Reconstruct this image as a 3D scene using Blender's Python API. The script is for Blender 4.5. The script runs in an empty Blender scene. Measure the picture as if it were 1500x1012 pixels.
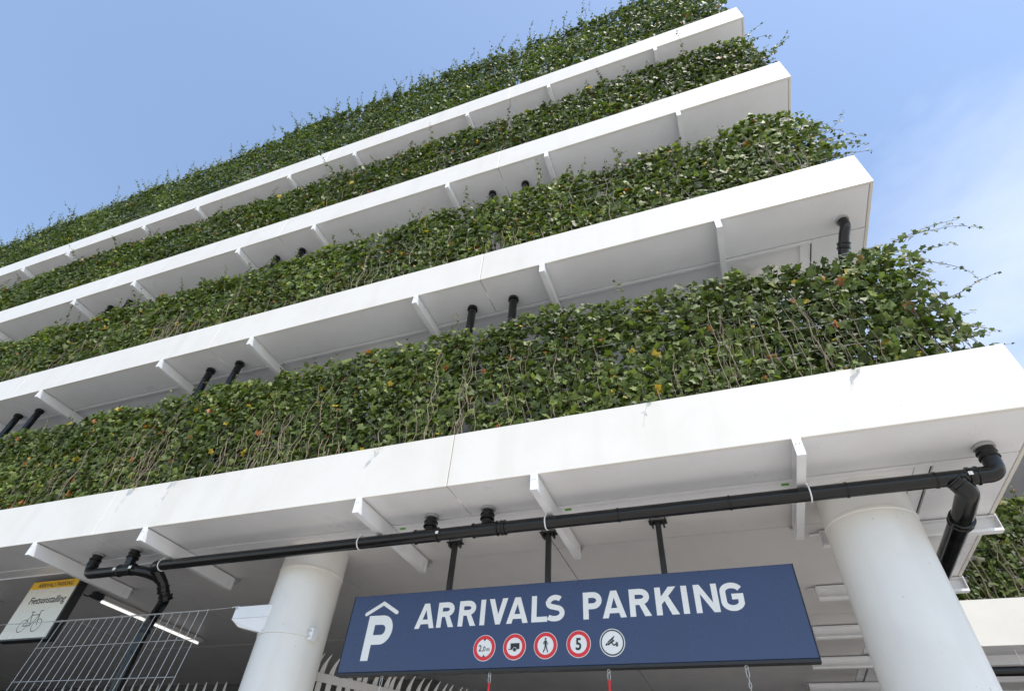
import bpy, math, random
import numpy as np
from mathutils import Vector, Matrix

# ------------------------------------------------------------------ camera, sky, sun, exposure
C = bpy.context.scene.collection
SC = bpy.context.scene
H = 1.6                       # eye height: every z below is written relative to the eye, H is added on build
RW = ((0.9380438131829286, 0.3411266115339529, 0.06088053426666511),
      (0.1973285004481386, -0.6702948204217428, 0.7153784429423857),
      (-0.2848425309888254, 0.6590428579532192, 0.6960799120221276))
cam = bpy.data.cameras.new('camera'); camo = bpy.data.objects.new('camera', cam); C.objects.link(camo)
r, u, f = [Vector(q) for q in RW]
camo.matrix_world = Matrix(((r.x, u.x, -f.x, 0), (r.y, u.y, -f.y, 0), (r.z, u.z, -f.z, H), (0, 0, 0, 1)))
cam.sensor_width = 36; cam.sensor_fit = 'HORIZONTAL'; cam.lens = 798.5 / 1500 * 36
cam.clip_start = .05; cam.clip_end = 3000
SC.camera = camo

SUN_EL, SUN_AZ = math.radians(60), math.radians(48)      # high, in front and to the right of the facade
sd = Vector((math.sin(SUN_AZ) * math.cos(SUN_EL), -math.cos(SUN_AZ) * math.cos(SUN_EL), math.sin(SUN_EL)))
sun = bpy.data.lights.new('sun', 'SUN'); sun.energy = 2.6; sun.angle = math.radians(.6); sun.color = (1, .935, .85)
suno = bpy.data.objects.new('sun', sun); C.objects.link(suno)
suno.rotation_euler = sd.to_track_quat('Z', 'Y').to_euler(); suno.location = sd * 60

W = bpy.data.worlds.new('World'); SC.world = W; W.use_nodes = True
nt = W.node_tree; nt.nodes.clear()
def N(nt, t, **k):
    n = nt.nodes.new(t)
    for a, b in k.items(): setattr(n, a, b)
    return n
def math_n(nt, op, a, b=None, clamp=False):
    n = N(nt, 'ShaderNodeMath', operation=op); n.use_clamp = clamp
    for i, v in enumerate((a, b)):
        if v is None: continue
        if isinstance(v, (int, float)): n.inputs[i].default_value = v
        else: nt.links.new(v, n.inputs[i])
    return n.outputs[0]
wo = N(nt, 'ShaderNodeOutputWorld'); bg = N(nt, 'ShaderNodeBackground'); bg.inputs[1].default_value = .135
sky = N(nt, 'ShaderNodeTexSky', sky_type='NISHITA'); sky.sun_disc = False
sky.sun_elevation = SUN_EL; sky.sun_rotation = math.pi - SUN_AZ
sky.air_density = 1.25; sky.dust_density = .8; sky.ozone_density = 2.2
tc = N(nt, 'ShaderNodeTexCoord')
mp = N(nt, 'ShaderNodeMapping'); mp.inputs['Scale'].default_value = (1.0, 1.0, 3.0)
nz = N(nt, 'ShaderNodeTexNoise'); nz.inputs['Scale'].default_value = 1.7; nz.inputs['Detail'].default_value = 6; nz.inputs['Roughness'].default_value = .55
nt.links.new(tc.outputs['Generated'], mp.inputs[0]); nt.links.new(mp.outputs[0], nz.inputs['Vector'])
dt = N(nt, 'ShaderNodeVectorMath', operation='DOT_PRODUCT'); nt.links.new(tc.outputs['Generated'], dt.inputs[0])
dt.inputs[1].default_value = Vector((.66, .70, .25)).normalized()
a = math_n(nt, 'MULTIPLY', math_n(nt, 'SUBTRACT', dt.outputs['Value'], .765), 3.0)
b = math_n(nt, 'MULTIPLY', math_n(nt, 'SUBTRACT', nz.outputs['Fac'], .5), 1.5)
cl = math_n(nt, 'ADD', a, b, True)
cl = math_n(nt, 'MULTIPLY', cl, .93)
cl = math_n(nt, 'MAXIMUM', cl, .06)
mx = N(nt, 'ShaderNodeMix', data_type='RGBA')
nt.links.new(cl, mx.inputs[0]); nt.links.new(sky.outputs[0], mx.inputs[6]); mx.inputs[7].default_value = (4.6, 4.95, 5.7, 1)
nt.links.new(mx.outputs[2], bg.inputs[0]); nt.links.new(bg.outputs[0], wo.inputs[0])

SC.view_settings.view_transform = 'Standard'; SC.view_settings.look = 'None'
SC.view_settings.exposure = 0.85; SC.view_settings.gamma = 1; SC.view_settings.use_curve_mapping = False
SC.render.engine = 'CYCLES'
SC.cycles.max_bounces = 10; SC.cycles.diffuse_bounces = 6; SC.cycles.transparent_max_bounces = 8

rng = np.random.default_rng(7); random.seed(5)

# ------------------------------------------------------------------ materials
def mat(name, col, rough=.5, metal=0., noise=None, bump=None, spec=.5, coat=0., streak=None):
    m = bpy.data.materials.new(name); m.use_nodes = True; nt = m.node_tree
    p = nt.nodes['Principled BSDF']
    p.inputs['Roughness'].default_value = rough; p.inputs['Metallic'].default_value = metal
    p.inputs['Specular IOR Level'].default_value = spec; p.inputs['Coat Weight'].default_value = coat
    p.inputs['Coat Roughness'].default_value = .12
    tc = N(nt, 'ShaderNodeTexCoord')
    out = None
    if noise:                                  # (scale, strength, dirt colour)
        sc, st, dc = noise
        n = N(nt, 'ShaderNodeTexNoise'); n.inputs['Scale'].default_value = sc; n.inputs['Detail'].default_value = 8; n.inputs['Roughness'].default_value = .62
        nt.links.new(tc.outputs['Object'], n.inputs['Vector'])
        r = N(nt, 'ShaderNodeMapRange'); r.inputs[1].default_value = .42; r.inputs[2].default_value = .75; r.inputs[4].default_value = st
        nt.links.new(n.outputs['Fac'], r.inputs[0])
        x = N(nt, 'ShaderNodeMix', data_type='RGBA'); x.inputs[6].default_value = (*col, 1); x.inputs[7].default_value = (*dc, 1)
        nt.links.new(r.outputs[0], x.inputs[0]); out = x.outputs[2]
        rr = N(nt, 'ShaderNodeMapRange'); rr.inputs[1].default_value = .3; rr.inputs[2].default_value = .7
        rr.inputs[3].default_value = max(rough - .08, .03); rr.inputs[4].default_value = rough + .1
        nt.links.new(n.outputs['Fac'], rr.inputs[0]); nt.links.new(rr.outputs[0], p.inputs['Roughness'])
    if streak:                                 # vertical run-off streaks and small specks
        sx, st, dc = streak
        mp = N(nt, 'ShaderNodeMapping'); mp.inputs['Scale'].default_value = (sx, sx, sx * .09)
        n = N(nt, 'ShaderNodeTexNoise'); n.inputs['Scale'].default_value = 1; n.inputs['Detail'].default_value = 5
        nt.links.new(tc.outputs['Object'], mp.inputs[0]); nt.links.new(mp.outputs[0], n.inputs['Vector'])
        r = N(nt, 'ShaderNodeMapRange'); r.inputs[1].default_value = .52; r.inputs[2].default_value = .85; r.inputs[4].default_value = st
        nt.links.new(n.outputs['Fac'], r.inputs[0])
        x = N(nt, 'ShaderNodeMix', data_type='RGBA'); x.inputs[7].default_value = (*dc, 1)
        if out: nt.links.new(out, x.inputs[6])
        else: x.inputs[6].default_value = (*col, 1)
        nt.links.new(r.outputs[0], x.inputs[0]); out = x.outputs[2]
        sp = N(nt, 'ShaderNodeTexNoise'); sp.inputs['Scale'].default_value = 34; sp.inputs['Detail'].default_value = 1
        nt.links.new(tc.outputs['Object'], sp.inputs['Vector'])
        r2 = N(nt, 'ShaderNodeMapRange'); r2.inputs[1].default_value = .765; r2.inputs[2].default_value = .80; r2.inputs[4].default_value = .35
        nt.links.new(sp.outputs['Fac'], r2.inputs[0])
        x2 = N(nt, 'ShaderNodeMix', data_type='RGBA'); x2.inputs[7].default_value = (.22, .19, .16, 1)
        nt.links.new(out, x2.inputs[6]); nt.links.new(r2.outputs[0], x2.inputs[0]); out = x2.outputs[2]
    if out: nt.links.new(out, p.inputs['Base Color'])
    else: p.inputs['Base Color'].default_value = (*col, 1)
    if bump:
        n = N(nt, 'ShaderNodeTexNoise'); n.inputs['Scale'].default_value = bump[0]; n.inputs['Detail'].default_value = 4
        nt.links.new(tc.outputs['Object'], n.inputs['Vector'])
        bm = N(nt, 'ShaderNodeBump'); bm.inputs['Strength'].default_value = bump[1]; bm.inputs['Distance'].default_value = .02
        nt.links.new(n.outputs['Fac'], bm.inputs['Height']); nt.links.new(bm.outputs[0], p.inputs['Normal'])
    return m
M = dict(
    fascia=mat('white_coated_metal', (.70, .67, .615), .38, noise=(1.3, .6, (.60, .57, .51)), bump=(1.1, .12), streak=(3.2, .28, (.48, .43, .36))),
    soffit=mat('white_soffit_metal', (.74, .74, .75), .33, noise=(1.6, .45, (.64, .63, .62)), bump=(.9, .12), streak=(2.6, .14, (.45, .42, .38))),
    bracket=mat('white_bracket_metal', (.78, .78, .79), .35, noise=(4, .3, (.6, .6, .6))),
    ceiling=mat('grey_ceiling_board', (.62, .60, .585), .40, noise=(1.2, .5, (.52, .50, .485)), bump=(.8, .15), streak=(3, .15, (.3, .29, .28))),
    dark=mat('dark_core', (.05, .05, .05), .8),
    column=mat('white_column_paint', (.72, .70, .66), .45, noise=(2.2, .5, (.63, .61, .57)), streak=(5, .22, (.5, .46, .4)), bump=(30, .05)),
    pipe=mat('black_pipe_plastic', (.004, .004, .0042), .17, noise=(9, .3, (.013, .0125, .012)), spec=.42),
    collar=mat('grey_pipe_collar', (.33, .33, .33), .45),
    steel=mat('galvanised_steel', (.55, .55, .54), .4, metal=.6, noise=(12, .4, (.42, .42, .42))),
    fence=mat('grey_fence_steel', (.56, .54, .52), .45, noise=(8, .4, (.44, .43, .41))),
    navy=mat('navy_sign_enamel', (.020, .034, .100), .24, noise=(1.5, .3, (.026, .040, .104)), spec=.7),
    signwhite=mat('white_sign_film', (.78, .78, .76), .5, noise=(5, .2, (.7, .7, .69))),
    red=mat('red_sign_film', (.66, .022, .03), .45, noise=(9, .2, (.55, .03, .03))),
    black=mat('black_metal', (.012, .012, .012), .4, noise=(9, .3, (.03, .03, .03))),
    yellow=mat('yellow_sign_film', (.72, .42, .015), .5, noise=(5, .2, (.6, .36, .02))),
    board=mat('pale_sign_board', (.66, .63, .55), .28, noise=(2, .3, (.55, .54, .5))),
    redplastic=mat('red_plastic_sleeve', (.6, .01, .015), .4),
    wall=mat('grey_block_wall', (.10, .10, .10), .8, noise=(1.5, .6, (.07, .07, .07))),  # for the added walls that darken the left interior
    green=mat('green_plastic', (.12, .35, .05), .5),
    twig=mat('ivy_twig', (.23, .185, .13), .8, noise=(20, .8, (.13, .10, .07))),
    paving=mat('light_concrete_paving', (.52, .49, .44), .85, noise=(2, .5, (.42, .39, .35)), bump=(9, .3)),
    asphalt=mat('dark_asphalt', (.042, .042, .042), .85, noise=(5, .5, (.03, .03, .03)), bump=(60, .4)),
)
lamp = bpy.data.materials.new('lamp_tube_glow'); lamp.use_nodes = True
p = lamp.node_tree.nodes['Principled BSDF']; p.inputs['Emission Color'].default_value = (1, .98, .95, 1); p.inputs['Emission Strength'].default_value = .6
M['lamp'] = lamp

def leaf_mat(name, per_object=False):
    m = bpy.data.materials.new(name); m.use_nodes = True; nt = m.node_tree
    p = nt.nodes['Principled BSDF']; out = nt.nodes['Material Output']
    if per_object: s = N(nt, 'ShaderNodeObjectInfo').outputs['Random']
    else:
        at = N(nt, 'ShaderNodeAttribute'); at.attribute_name = 'tint'; s = at.outputs['Fac']
    cr = N(nt, 'ShaderNodeValToRGB'); nt.links.new(s, cr.inputs[0])
    e = cr.color_ramp.elements
    st = [(0, (.040, .054, .012)), (.28, (.068, .095, .020)), (.55, (.105, .143, .030)), (.80, (.160, .205, .045)), (.93, (.23, .275, .06)),
          (.968, (.22, .28, .06)), (.974, (.45, .33, .03)), (.983, (.55, .36, .03)), (.987, (.36, .12, .03)), (1, (.20, .085, .035))]
    e[0].position = 0; e[0].color = (*st[0][1], 1); e[1].position = 1; e[1].color = (*st[-1][1], 1)
    for q, c in st[1:-1]:
        x = e.new(q); x.color = (*c, 1)
    tc = N(nt, 'ShaderNodeTexCoord'); nz = N(nt, 'ShaderNodeTexNoise'); nz.inputs['Scale'].default_value = 45; nz.inputs['Detail'].default_value = 3
    nt.links.new(tc.outputs['Object'], nz.inputs['Vector'])
    mr = N(nt, 'ShaderNodeMapRange'); mr.inputs[1].default_value = .3; mr.inputs[2].default_value = .7; mr.inputs[3].default_value = .75; mr.inputs[4].default_value = 1.25
    nt.links.new(nz.outputs['Fac'], mr.inputs[0])
    vm = N(nt, 'ShaderNodeVectorMath', operation='SCALE'); nt.links.new(cr.outputs[0], vm.inputs[0]); nt.links.new(mr.outputs[0], vm.inputs['Scale'])
    nt.links.new(vm.outputs[0], p.inputs['Base Color']); p.inputs['Roughness'].default_value = .52; p.inputs['Specular IOR Level'].default_value = .35
    tr = N(nt, 'ShaderNodeBsdfTranslucent')
    v2 = N(nt, 'ShaderNodeVectorMath', operation='MULTIPLY'); v2.inputs[1].default_value = (1.3, 1.5, .7); nt.links.new(vm.outputs[0], v2.inputs[0]); nt.links.new(v2.outputs[0], tr.inputs[0])
    ms = N(nt, 'ShaderNodeMixShader'); ms.inputs[0].default_value = .28
    nt.links.new(p.outputs[0], ms.inputs[1]); nt.links.new(tr.outputs[0], ms.inputs[2]); nt.links.new(ms.outputs[0], out.inputs[0])
    return m
M['leaf'] = leaf_mat('ivy_leaf'); M['leaf1'] = leaf_mat('ivy_leaf_single', True)

# ------------------------------------------------------------------ helpers
class MB:
    def __init__(s): s.v = []; s.f = []
    def add(s, vs, fs):
        o = len(s.v); s.v += [tuple(q) for q in vs]; s.f += [tuple(i + o for i in q) for q in fs]; return s
    def box(s, x0, x1, y0, y1, z0, z1):
        return s.add([(x, y, z) for z in (z0, z1) for y in (y0, y1) for x in (x0, x1)],
                     [(0, 2, 3, 1), (4, 5, 7, 6), (0, 1, 5, 4), (2, 6, 7, 3), (0, 4, 6, 2), (1, 3, 7, 5)])
    def bbox(s, x0, x1, y0, y1, z0, z1, b=.006):
        "box with chamfered edges"
        cx, cy, cz = (x0 + x1) / 2, (y0 + y1) / 2, (z0 + z1) / 2
        hx, hy, hz = (x1 - x0) / 2, (y1 - y0) / 2, (z1 - z0) / 2
        b = min(b, hx * .4, hy * .4, hz * .4); vs = []; ix = {}
        for sx in (-1, 1):
            for sy in (-1, 1):
                for sz in (-1, 1):
                    for k in range(3):
                        q = [hx * sx, hy * sy, hz * sz]
                        for j in range(3):
                            if j != k: q[j] -= b * (sx, sy, sz)[j]
                        ix[sx, sy, sz, k] = len(vs); vs.append((cx + q[0], cy + q[1], cz + q[2]))
        fs = []
        for sx in (-1, 1): fs.append([ix[sx, a, c, 0] for a, c in ((-1, -1), (1, -1), (1, 1), (-1, 1))][::sx])
        for sy in (-1, 1): fs.append([ix[a, sy, c, 1] for a, c in ((-1, -1), (-1, 1), (1, 1), (1, -1))][::sy])
        for sz in (-1, 1): fs.append([ix[a, c, sz, 2] for a, c in ((-1, -1), (1, -1), (1, 1), (-1, 1))][::sz])
        for a in (-1, 1):
            for c in (-1, 1):
                fs.append([ix[a, c, -1, 0], ix[a, c, 1, 0], ix[a, c, 1, 1], ix[a, c, -1, 1]])
                fs.append([ix[a, -1, c, 0], ix[a, 1, c, 0], ix[a, 1, c, 2], ix[a, -1, c, 2]])
                fs.append([ix[-1, a, c, 1], ix[1, a, c, 1], ix[1, a, c, 2], ix[-1, a, c, 2]])
                for e in (-1, 1): fs.append([ix[a, c, e, 0], ix[a, c, e, 1], ix[a, c, e, 2]])
        return s.add(vs, fs)
    def prism(s, pts, y0, y1):
        "polygon in xz (convex) given depth from y0 (front) to y1"
        n = len(pts)
        vs = [(x, y0, z) for x, z in pts] + [(x, y1, z) for x, z in pts]
        return s.add(vs, [tuple(range(n)), tuple(range(2 * n - 1, n - 1, -1))] + [(i, i + n, (i + 1) % n + n, (i + 1) % n) for i in range(n)])
    def tube(s, path, r, n=16, cap=True):
        P = [Vector(q) for q in path]; R_ = r if isinstance(r, (list, tuple)) else [r] * len(P)
        t = (P[1] - P[0]).normalized(); up = Vector((0, 0, 1)) if abs(t.z) < .9 else Vector((1, 0, 0))
        nn = t.cross(up).normalized(); rings = []; o = len(s.v)
        for i, q in enumerate(P):
            ta = (P[i] - P[i - 1]) if i else P[1] - P[0]
            tb = (P[i + 1] - P[i]) if i < len(P) - 1 else ta
            t = (ta.normalized() + tb.normalized())
            t = t.normalized() if t.length > 1e-6 else ta.normalized()
            nn = (nn - t * nn.dot(t)).normalized(); bb = t.cross(nn)
            for k in range(n):
                a = 2 * math.pi * k / n
                s.v.append(tuple(q + (nn * math.cos(a) + bb * math.sin(a)) * R_[i]))
        for i in range(len(P) - 1):
            for k in range(n):
                a, b = o + i * n + k, o + i * n + (k + 1) % n
                s.f.append((a, b, b + n, a + n))
        if cap:
            s.f.append(tuple(o + k for k in range(n))[::-1]); s.f.append(tuple(o + (len(P) - 1) * n + k for k in range(n)))
        return s
    def ring(s, c, R, r, axis='y', n=24, m=8, ph=0, sweep=2 * math.pi):
        pts = []
        for k in range(n + 1):
            a = ph + sweep * k / n; ca, sa = R * math.cos(a), R * math.sin(a)
            pts.append({'y': (c[0] + ca, c[1], c[2] + sa), 'z': (c[0] + ca, c[1] + sa, c[2]), 'x': (c[0], c[1] + ca, c[2] + sa)}[axis])
        return s.tube(pts, r, m)
    def build(s, name, m, parent=None, smooth=False, base=None):
        me = bpy.data.meshes.new(name)
        o = bpy.data.objects.new(name, me)
        off = Vector((0, 0, 0))
        q = parent
        while q is not None: off += q.location; q = q.parent
        if base is not None: o.location = Vector(base) + Vector((0, 0, H)) - off; off = Vector(base) + Vector((0, 0, H))
        me.from_pydata([(x - off.x, y - off.y, z + H - off.z) for x, y, z in s.v], [], s.f)
        me.materials.append(M[m] if isinstance(m, str) else m)
        if smooth:
            me.polygons.foreach_set('use_smooth', [True] * len(me.polygons))
            me.set_sharp_from_angle(angle=math.radians(40))
        me.update(); C.objects.link(o)
        if parent is not None: o.parent = parent
        return o
def thing(name, label, cat, loc, group=None):
    o = bpy.data.objects.new(name, None); C.objects.link(o); o.location = (loc[0], loc[1], loc[2] + H); o.empty_display_size = .2
    return tag(o, label, cat, group)
def tag(o, label, cat, group=None):
    o['label'] = label; o['category'] = cat
    if group: o['group'] = group
    return o
def copy(o, dloc, parent):
    c = o.copy(); C.objects.link(c); c.location = o.location + Vector(dloc); c.parent = parent; return c
def arc_path(pts, rad=.07, seg=5):
    "polyline with rounded corners"
    P = [Vector(q) for q in pts]; out = [P[0]]
    for i in range(1, len(P) - 1):
        a = (P[i - 1] - P[i]); b = (P[i + 1] - P[i]); d = min(rad, a.length * .45, b.length * .45)
        p0 = P[i] + a.normalized() * d; p1 = P[i] + b.normalized() * d
        for k in range(seg + 1):
            t = k / seg; out.append(p0 * (1 - t) ** 2 + P[i] * 2 * t * (1 - t) + p1 * t * t)
    return out + [P[-1]]

# ------------------------------------------------------------------ ground
g = MB().box(-400, 400, -400, 400, -2.1, -1.6).build('ground', 'paving'); g['kind'] = 'structure'
g = MB().box(-60, -5.2, -1.5, 45, -1.62, -1.592).build('dark_bounce_ground', 'asphalt'); g['kind'] = 'structure'  # unseen dark ground, extended forward to cut bounce light on the left soffit
g = MB().box(-5.196, 30, 8.5, 45, -1.62, -1.592).build('driveway', 'asphalt'); g['kind'] = 'structure'

# ------------------------------------------------------------------ the parking garage
LV = [(2.55, 3.13), (5.58, 6.155), (8.60, 9.20), (11.53, 12.14)]    # underside and top of each fascia
XR = 2.33; XL = -30.; Y0 = 4.; YB = 42.
SE = [-2.27 - 4.59 * k for k in range(6)]                         # joints between fascia panels
G = thing('parking_garage', 'white multi-storey parking garage with four ivy-clad storeys on round columns', 'building', (0, 4, -1.6))
edges = [XR] + SE + [XL]
for li, (zb, zt) in enumerate(LV):
    for k in range(len(edges) - 1):
        x1 = edges[k] - (0 if k == 0 else .004); x0 = edges[k + 1] + .004
        o = MB().bbox(x0, x1, Y0, Y0 + .035, zb, zt, .004)
        o.build('fascia_panel', 'fascia', G)
        MB().bbox(x0, x1 - (.04 if k == 0 else 0), Y0 + .036, Y0 + .60, zb + .003, zb + .03, .003).build('soffit_panel', 'soffit', G)
    # gutter strip behind the panel, recessed joint, planter back
    MB().box(XL, XR - .60, Y0 + .612, Y0 + .655, zb - .004, zb + .05).build('edge_trim', 'bracket', G)
    MB().box(XL, XR - .04, Y0 + .50, Y0 + .66, zb + .05, zb + .08).build('joint_strip', 'dark', G)
    MB().box(XL, XR - .04, Y0 + .56, Y0 + .60, zb + .09, zt - .02).build('planter_back', 'fascia', G)
    MB().box(XL, XR - .6, Y0 + .66, YB, zb + .045, zb + .40).build('floor_slab', 'soffit', G)
    if li == 0: MB().box(XL, XR - .74, Y0 + .662, Y0 + .80, zb - .002, zb + .004).build('rear_trim', 'bracket', G)
    # side facade towards the driveway
    for (ya, yb) in ((Y0 + .036, 9.3), (9.308, 14), (14.008, 20)):
        MB().bbox(XR - .035, XR, ya, yb, zb, zt, .004).build('fascia_panel', 'fascia', G)
    for (ya, yb) in ((Y0 + .612, 9.3), (9.308, 14), (14.008, 20)):
        MB().bbox(XR - .595, XR - .038, ya, yb, zb + .003, zb + .03, .003).build('soffit_panel', 'soffit', G)
    MB().box(XR - .72, XR - .61, Y0 + .66, 20, zb + .02, zb + .044).build('edge_trim', 'bracket', G)
    MB().box(XR - .78, XR - .50, Y0 + .665, 20, zb + .05, zb + .09).build('joint_strip', 'dark', G)
# ceiling boards over the ground floor
cx = [XR - .73, -1.65 + .0, -4.50, -7.26, -10.12, -12.95, -15.8, -18.6, -21.5, -24.3, -27.1, -30.]
cy = [Y0 + .66, 5.50, 8.0, 10.6, 15.5, 21, 28, YB]
for i in range(len(cx) - 1):
    for j in range(len(cy) - 1):
        dz = random.uniform(-.002, .002)
        MB().box(cx[i + 1] + .006, cx[i] - .006, cy[j] + (.004 if j else .001), cy[j + 1] - .004, 2.556 + dz, 2.585).build('ceiling_board', 'ceiling', G)
MB().box(-40, -5.5, 10.4, 10.6, -1.6, 2.553).build('light_block_wall', 'wall', G)  # added wall, blocks light from the rear to darken the left interior
MB().box(-20.2, -20, 5, 10.39, -1.6, 2.553).build('light_block_wall', 'wall', G)  # added side wall, blocks light in the same way
# lower strip that closes the joint just behind the front panel (pale lip)
MB().box(XL, XR - .74, Y0 + .802, Y0 + .815, 2.535, 2.553).build('ceiling_lip', 'bracket', G)

# brackets: outline of a folded channel hung under the soffit
bx = [.715] + [c for s in SE for c in (s + .86, s - .94)]
def bracket_mb(deep=True):
    m = MB(); w = .033
    m.box(-w, w, 0, .006, -.155, .0)            # front plate
    m.box(w - .004, w, .006, 1.46, -.155, -.012)   # web
    m.box(-w, w - .004, .006, 1.46, -.155, -.151)  # bottom flange
    m.box(-w, w - .004, .006, 1.46, -.016, -.012)  # top flange
    m.box(-w, -w + .003, .006, 1.46, -.151, -.135)  # lip
    m.box(-w, w - .004, 1.456, 1.46, -.151, -.016)
    return m
def shift(m, d):
    m.v = [(x + d[0], y + d[1], z + d[2]) for x, y, z in m.v]; return m
b0 = (bx[0], Y0 - .007, 2.552)
br = shift(bracket_mb(), b0).build('bracket', 'bracket', G, base=b0)
cl0 = (b0[0] - .0, Y0 + 1.50, 2.552)
hk = MB().box(b0[0] - .05, b0[0] + .05, Y0 + 1.475, Y0 + 1.54, 2.542, 2.548)
hk.box(b0[0] + .0, b0[0] + .012, Y0 + 1.456, Y0 + 1.53, 2.49, 2.542); hk.tube([(b0[0] + .03, Y0 + 1.51, 2.546), (b0[0] + .03, Y0 + 1.51, 2.49)], .006, 6)
hk = hk.build('hanger_clip', 'steel', br)
scs = []
for dx in (-.013, .013):
    s = MB(); s.tube([(b0[0] + dx, Y0 - .012, 2.50), (b0[0] + dx, Y0 - .007, 2.50)], .005, 8)
    scs.append(s.build('screw', 'fence', br))
proto = [br, hk] + scs
for li, (zb, zt) in enumerate(LV):
    for k, x in enumerate(bx):
        if li == 0 and k == 0: continue
        c = br.copy(); C.objects.link(c); c.parent = G; c.location = br.location + Vector((x - b0[0], 0, zb - LV[0][0]))
        for q in (proto[1:] if li < 2 else []):
            d = q.copy(); C.objects.link(d); d.parent = c
# side brackets, turned a quarter
sb0 = (XR + .007, 5.65, 2.552)
side = MB(); w = .033
side.box(-.006, 0, -w, w, -.155, 0); side.box(-1.42, -.006, w - .004, w, -.155, -.012)
side.box(-1.42, -.006, -w, w - .004, -.155, -.151); side.box(-1.42, -.006, -w, -w + .003, -.151, -.13)
side.box(-1.42, -.006, -w, w - .004, -.016, -.012); side.box(-1.42, -1.416, -w, w - .004, -.151, -.016)
side.box(-1.50, -1.36, w + .002, w + .05, -.01, -.004); side.tube([(-1.44, w + .03, -.01), (-1.44, w + .03, -.07)], .006, 6)
sbr = shift(side, sb0).build('bracket', 'bracket', G, base=sb0)
for li, (zb, zt) in enumerate(LV):
    for y in (5.65, 7.05, 8.42, 9.78, 11.2, 12.6):
        if li == 0 and y == 5.65: continue
        if li == 0 and y > 9.4 and False: continue
        copy(sbr, (0, y - 5.65, zb - 2.55), G)
# round columns with a welded ridge near the top
def column_mb(x, y, z0, z1, r=.343):
    m = MB()
    m.tube([(x, y, z0), (x, y, z1 - .30)], r, 64, False)
    m.tube([(x, y, z1 - .30), (x, y, z1 - .294), (x, y, z1 - .275), (x, y, z1 - .268)], [r, r + .007, r + .007, r], 64, False)
    m.tube([(x, y, z1 - .268), (x, y, z1)], r, 64, False)
    return m
cols = []
for x in (1.217, -4.39, -15.59, -21.2, -26.8):
    for li, z in enumerate((-1.6, 2.95, 5.98, 9.0)):
        o = column_mb(x, 5.035 if li == 0 else 5.22, z, LV[li][0] + (.007 if li == 0 else .046)).build('column', 'column', G, True)
        if li == 0 and x > 0: o['label'] = 'round white column right of the blue sign'
for x in (-15.6,):
    for y in (13, 21): column_mb(x, y, -1.6, 2.557).build('column', 'column', G, True)
# green spacers on the strip beside three brackets
for x in (bx[0] - .085, bx[1] + .12, bx[2] + .12):
    MB().box(x - .03, x + .03, Y0 + .665, Y0 + .685, 2.536, 2.5475).build('green_spacer', 'green', G)
# rear wing that turns away at the driveway
WX = 9.5; WY = 9.52
for li in (0, 1):
    zb, zt = LV[li]
    x0 = XR + .003
    for (xa, xb) in ((x0, 6.2), (6.208, WX)):
        MB().bbox(xa, xb, WY, WY + .035, zb, zt, .004).build('fascia_panel', 'fascia', G)
        MB().bbox(xa, xb, WY + .036, WY + .60, zb + .003, zb + .03, .003).build('soffit_panel', 'soffit', G)
    MB().box(x0, WX, WY + .604, YB, zb + .04, zb + .40).build('floor_slab', 'ceiling', G)
    MB().box(x0, WX, WY + .56, WY + .60, zb + .09, zt - .02).build('planter_back', 'fascia', G)
for y in (9.97, 10.85, 12.0): MB().box(XR + .02, WX, y, y + .07, 2.44, 2.585).build('ceiling_beam', 'bracket', G)

# ------------------------------------------------------------------ ivy
OUT10 = np.array([(0, -.60), (.22, -.27), (.50, -.20), (.40, .10), (.36, .38), (0, .28), (-.36, .38), (-.40, .10), (-.50, -.20), (-.22, -.27)])
OUT6 = np.array([(0, -.62), (.46, -.18), (.36, .38), (0, .26), (-.36, .38), (-.46, -.18)])
def leaves_mesh(name, pos, size, nrm, tipd, tint, simple=False):
    OUT = OUT6 if simple else OUT10
    n = len(pos); k = len(OUT) + 1
    tipd = tipd - nrm * (tipd * nrm).sum(1, keepdims=True); tipd /= np.linalg.norm(tipd, axis=1, keepdims=True) + 1e-9
    side = np.cross(tipd, nrm)
    o2 = np.vstack([[0, 0], OUT]); curl = rng.uniform(.05, .5, n)
    zz = np.hstack([[.05], np.zeros(len(OUT))])[None, :] - curl[:, None] * (o2 ** 2).sum(1)[None, :] * .6
    fold = rng.uniform(0, .35, n); zz = zz + fold[:, None] * np.abs(o2[:, 0])[None, :]
    wid = rng.uniform(.8, 1.15, n)
    v = pos[:, None, :] + size[:, None, None] * (side[:, None, :] * (o2[:, 0] * 1)[None, :, None] * wid[:, None, None]
        - tipd[:, None, :] * o2[:, 1][None, :, None] + nrm[:, None, :] * zz[:, :, None])
    v = v.reshape(-1, 3)
    m = len(OUT)
    tri = np.array([(0, 1 + i, 1 + (i + 1) % m) for i in range(m)])
    F = (tri[None] + (np.arange(n) * k)[:, None, None]).reshape(-1)
    me = bpy.data.meshes.new(name); me.vertices.add(len(v)); me.vertices.foreach_set('co', v.astype(np.float32).ravel())
    nf = n * m; me.loops.add(nf * 3); me.loops.foreach_set('vertex_index', F.astype(np.int32))
    me.polygons.add(nf); me.polygons.foreach_set('loop_start', np.arange(nf, dtype=np.int32) * 3)
    me.polygons.foreach_set('use_smooth', np.ones(nf, bool))
    at = me.attributes.new('tint', 'FLOAT', 'FACE'); at.data.foreach_set('value', np.repeat(tint, m).astype(np.float32))
    me.update(); me.validate(); me.materials.append(M['leaf'])
    return me
def vnoise(x, z, seed, sc):
    r = np.random.default_rng(seed); out = np.zeros_like(x)
    for k in range(6):
        a = r.uniform(0, 6.28); fq = sc * r.uniform(.6, 1.8); out += np.sin((x * math.cos(a) + z * math.sin(a)) * fq + r.uniform(0, 6.28))
    return out / 2.4
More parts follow.
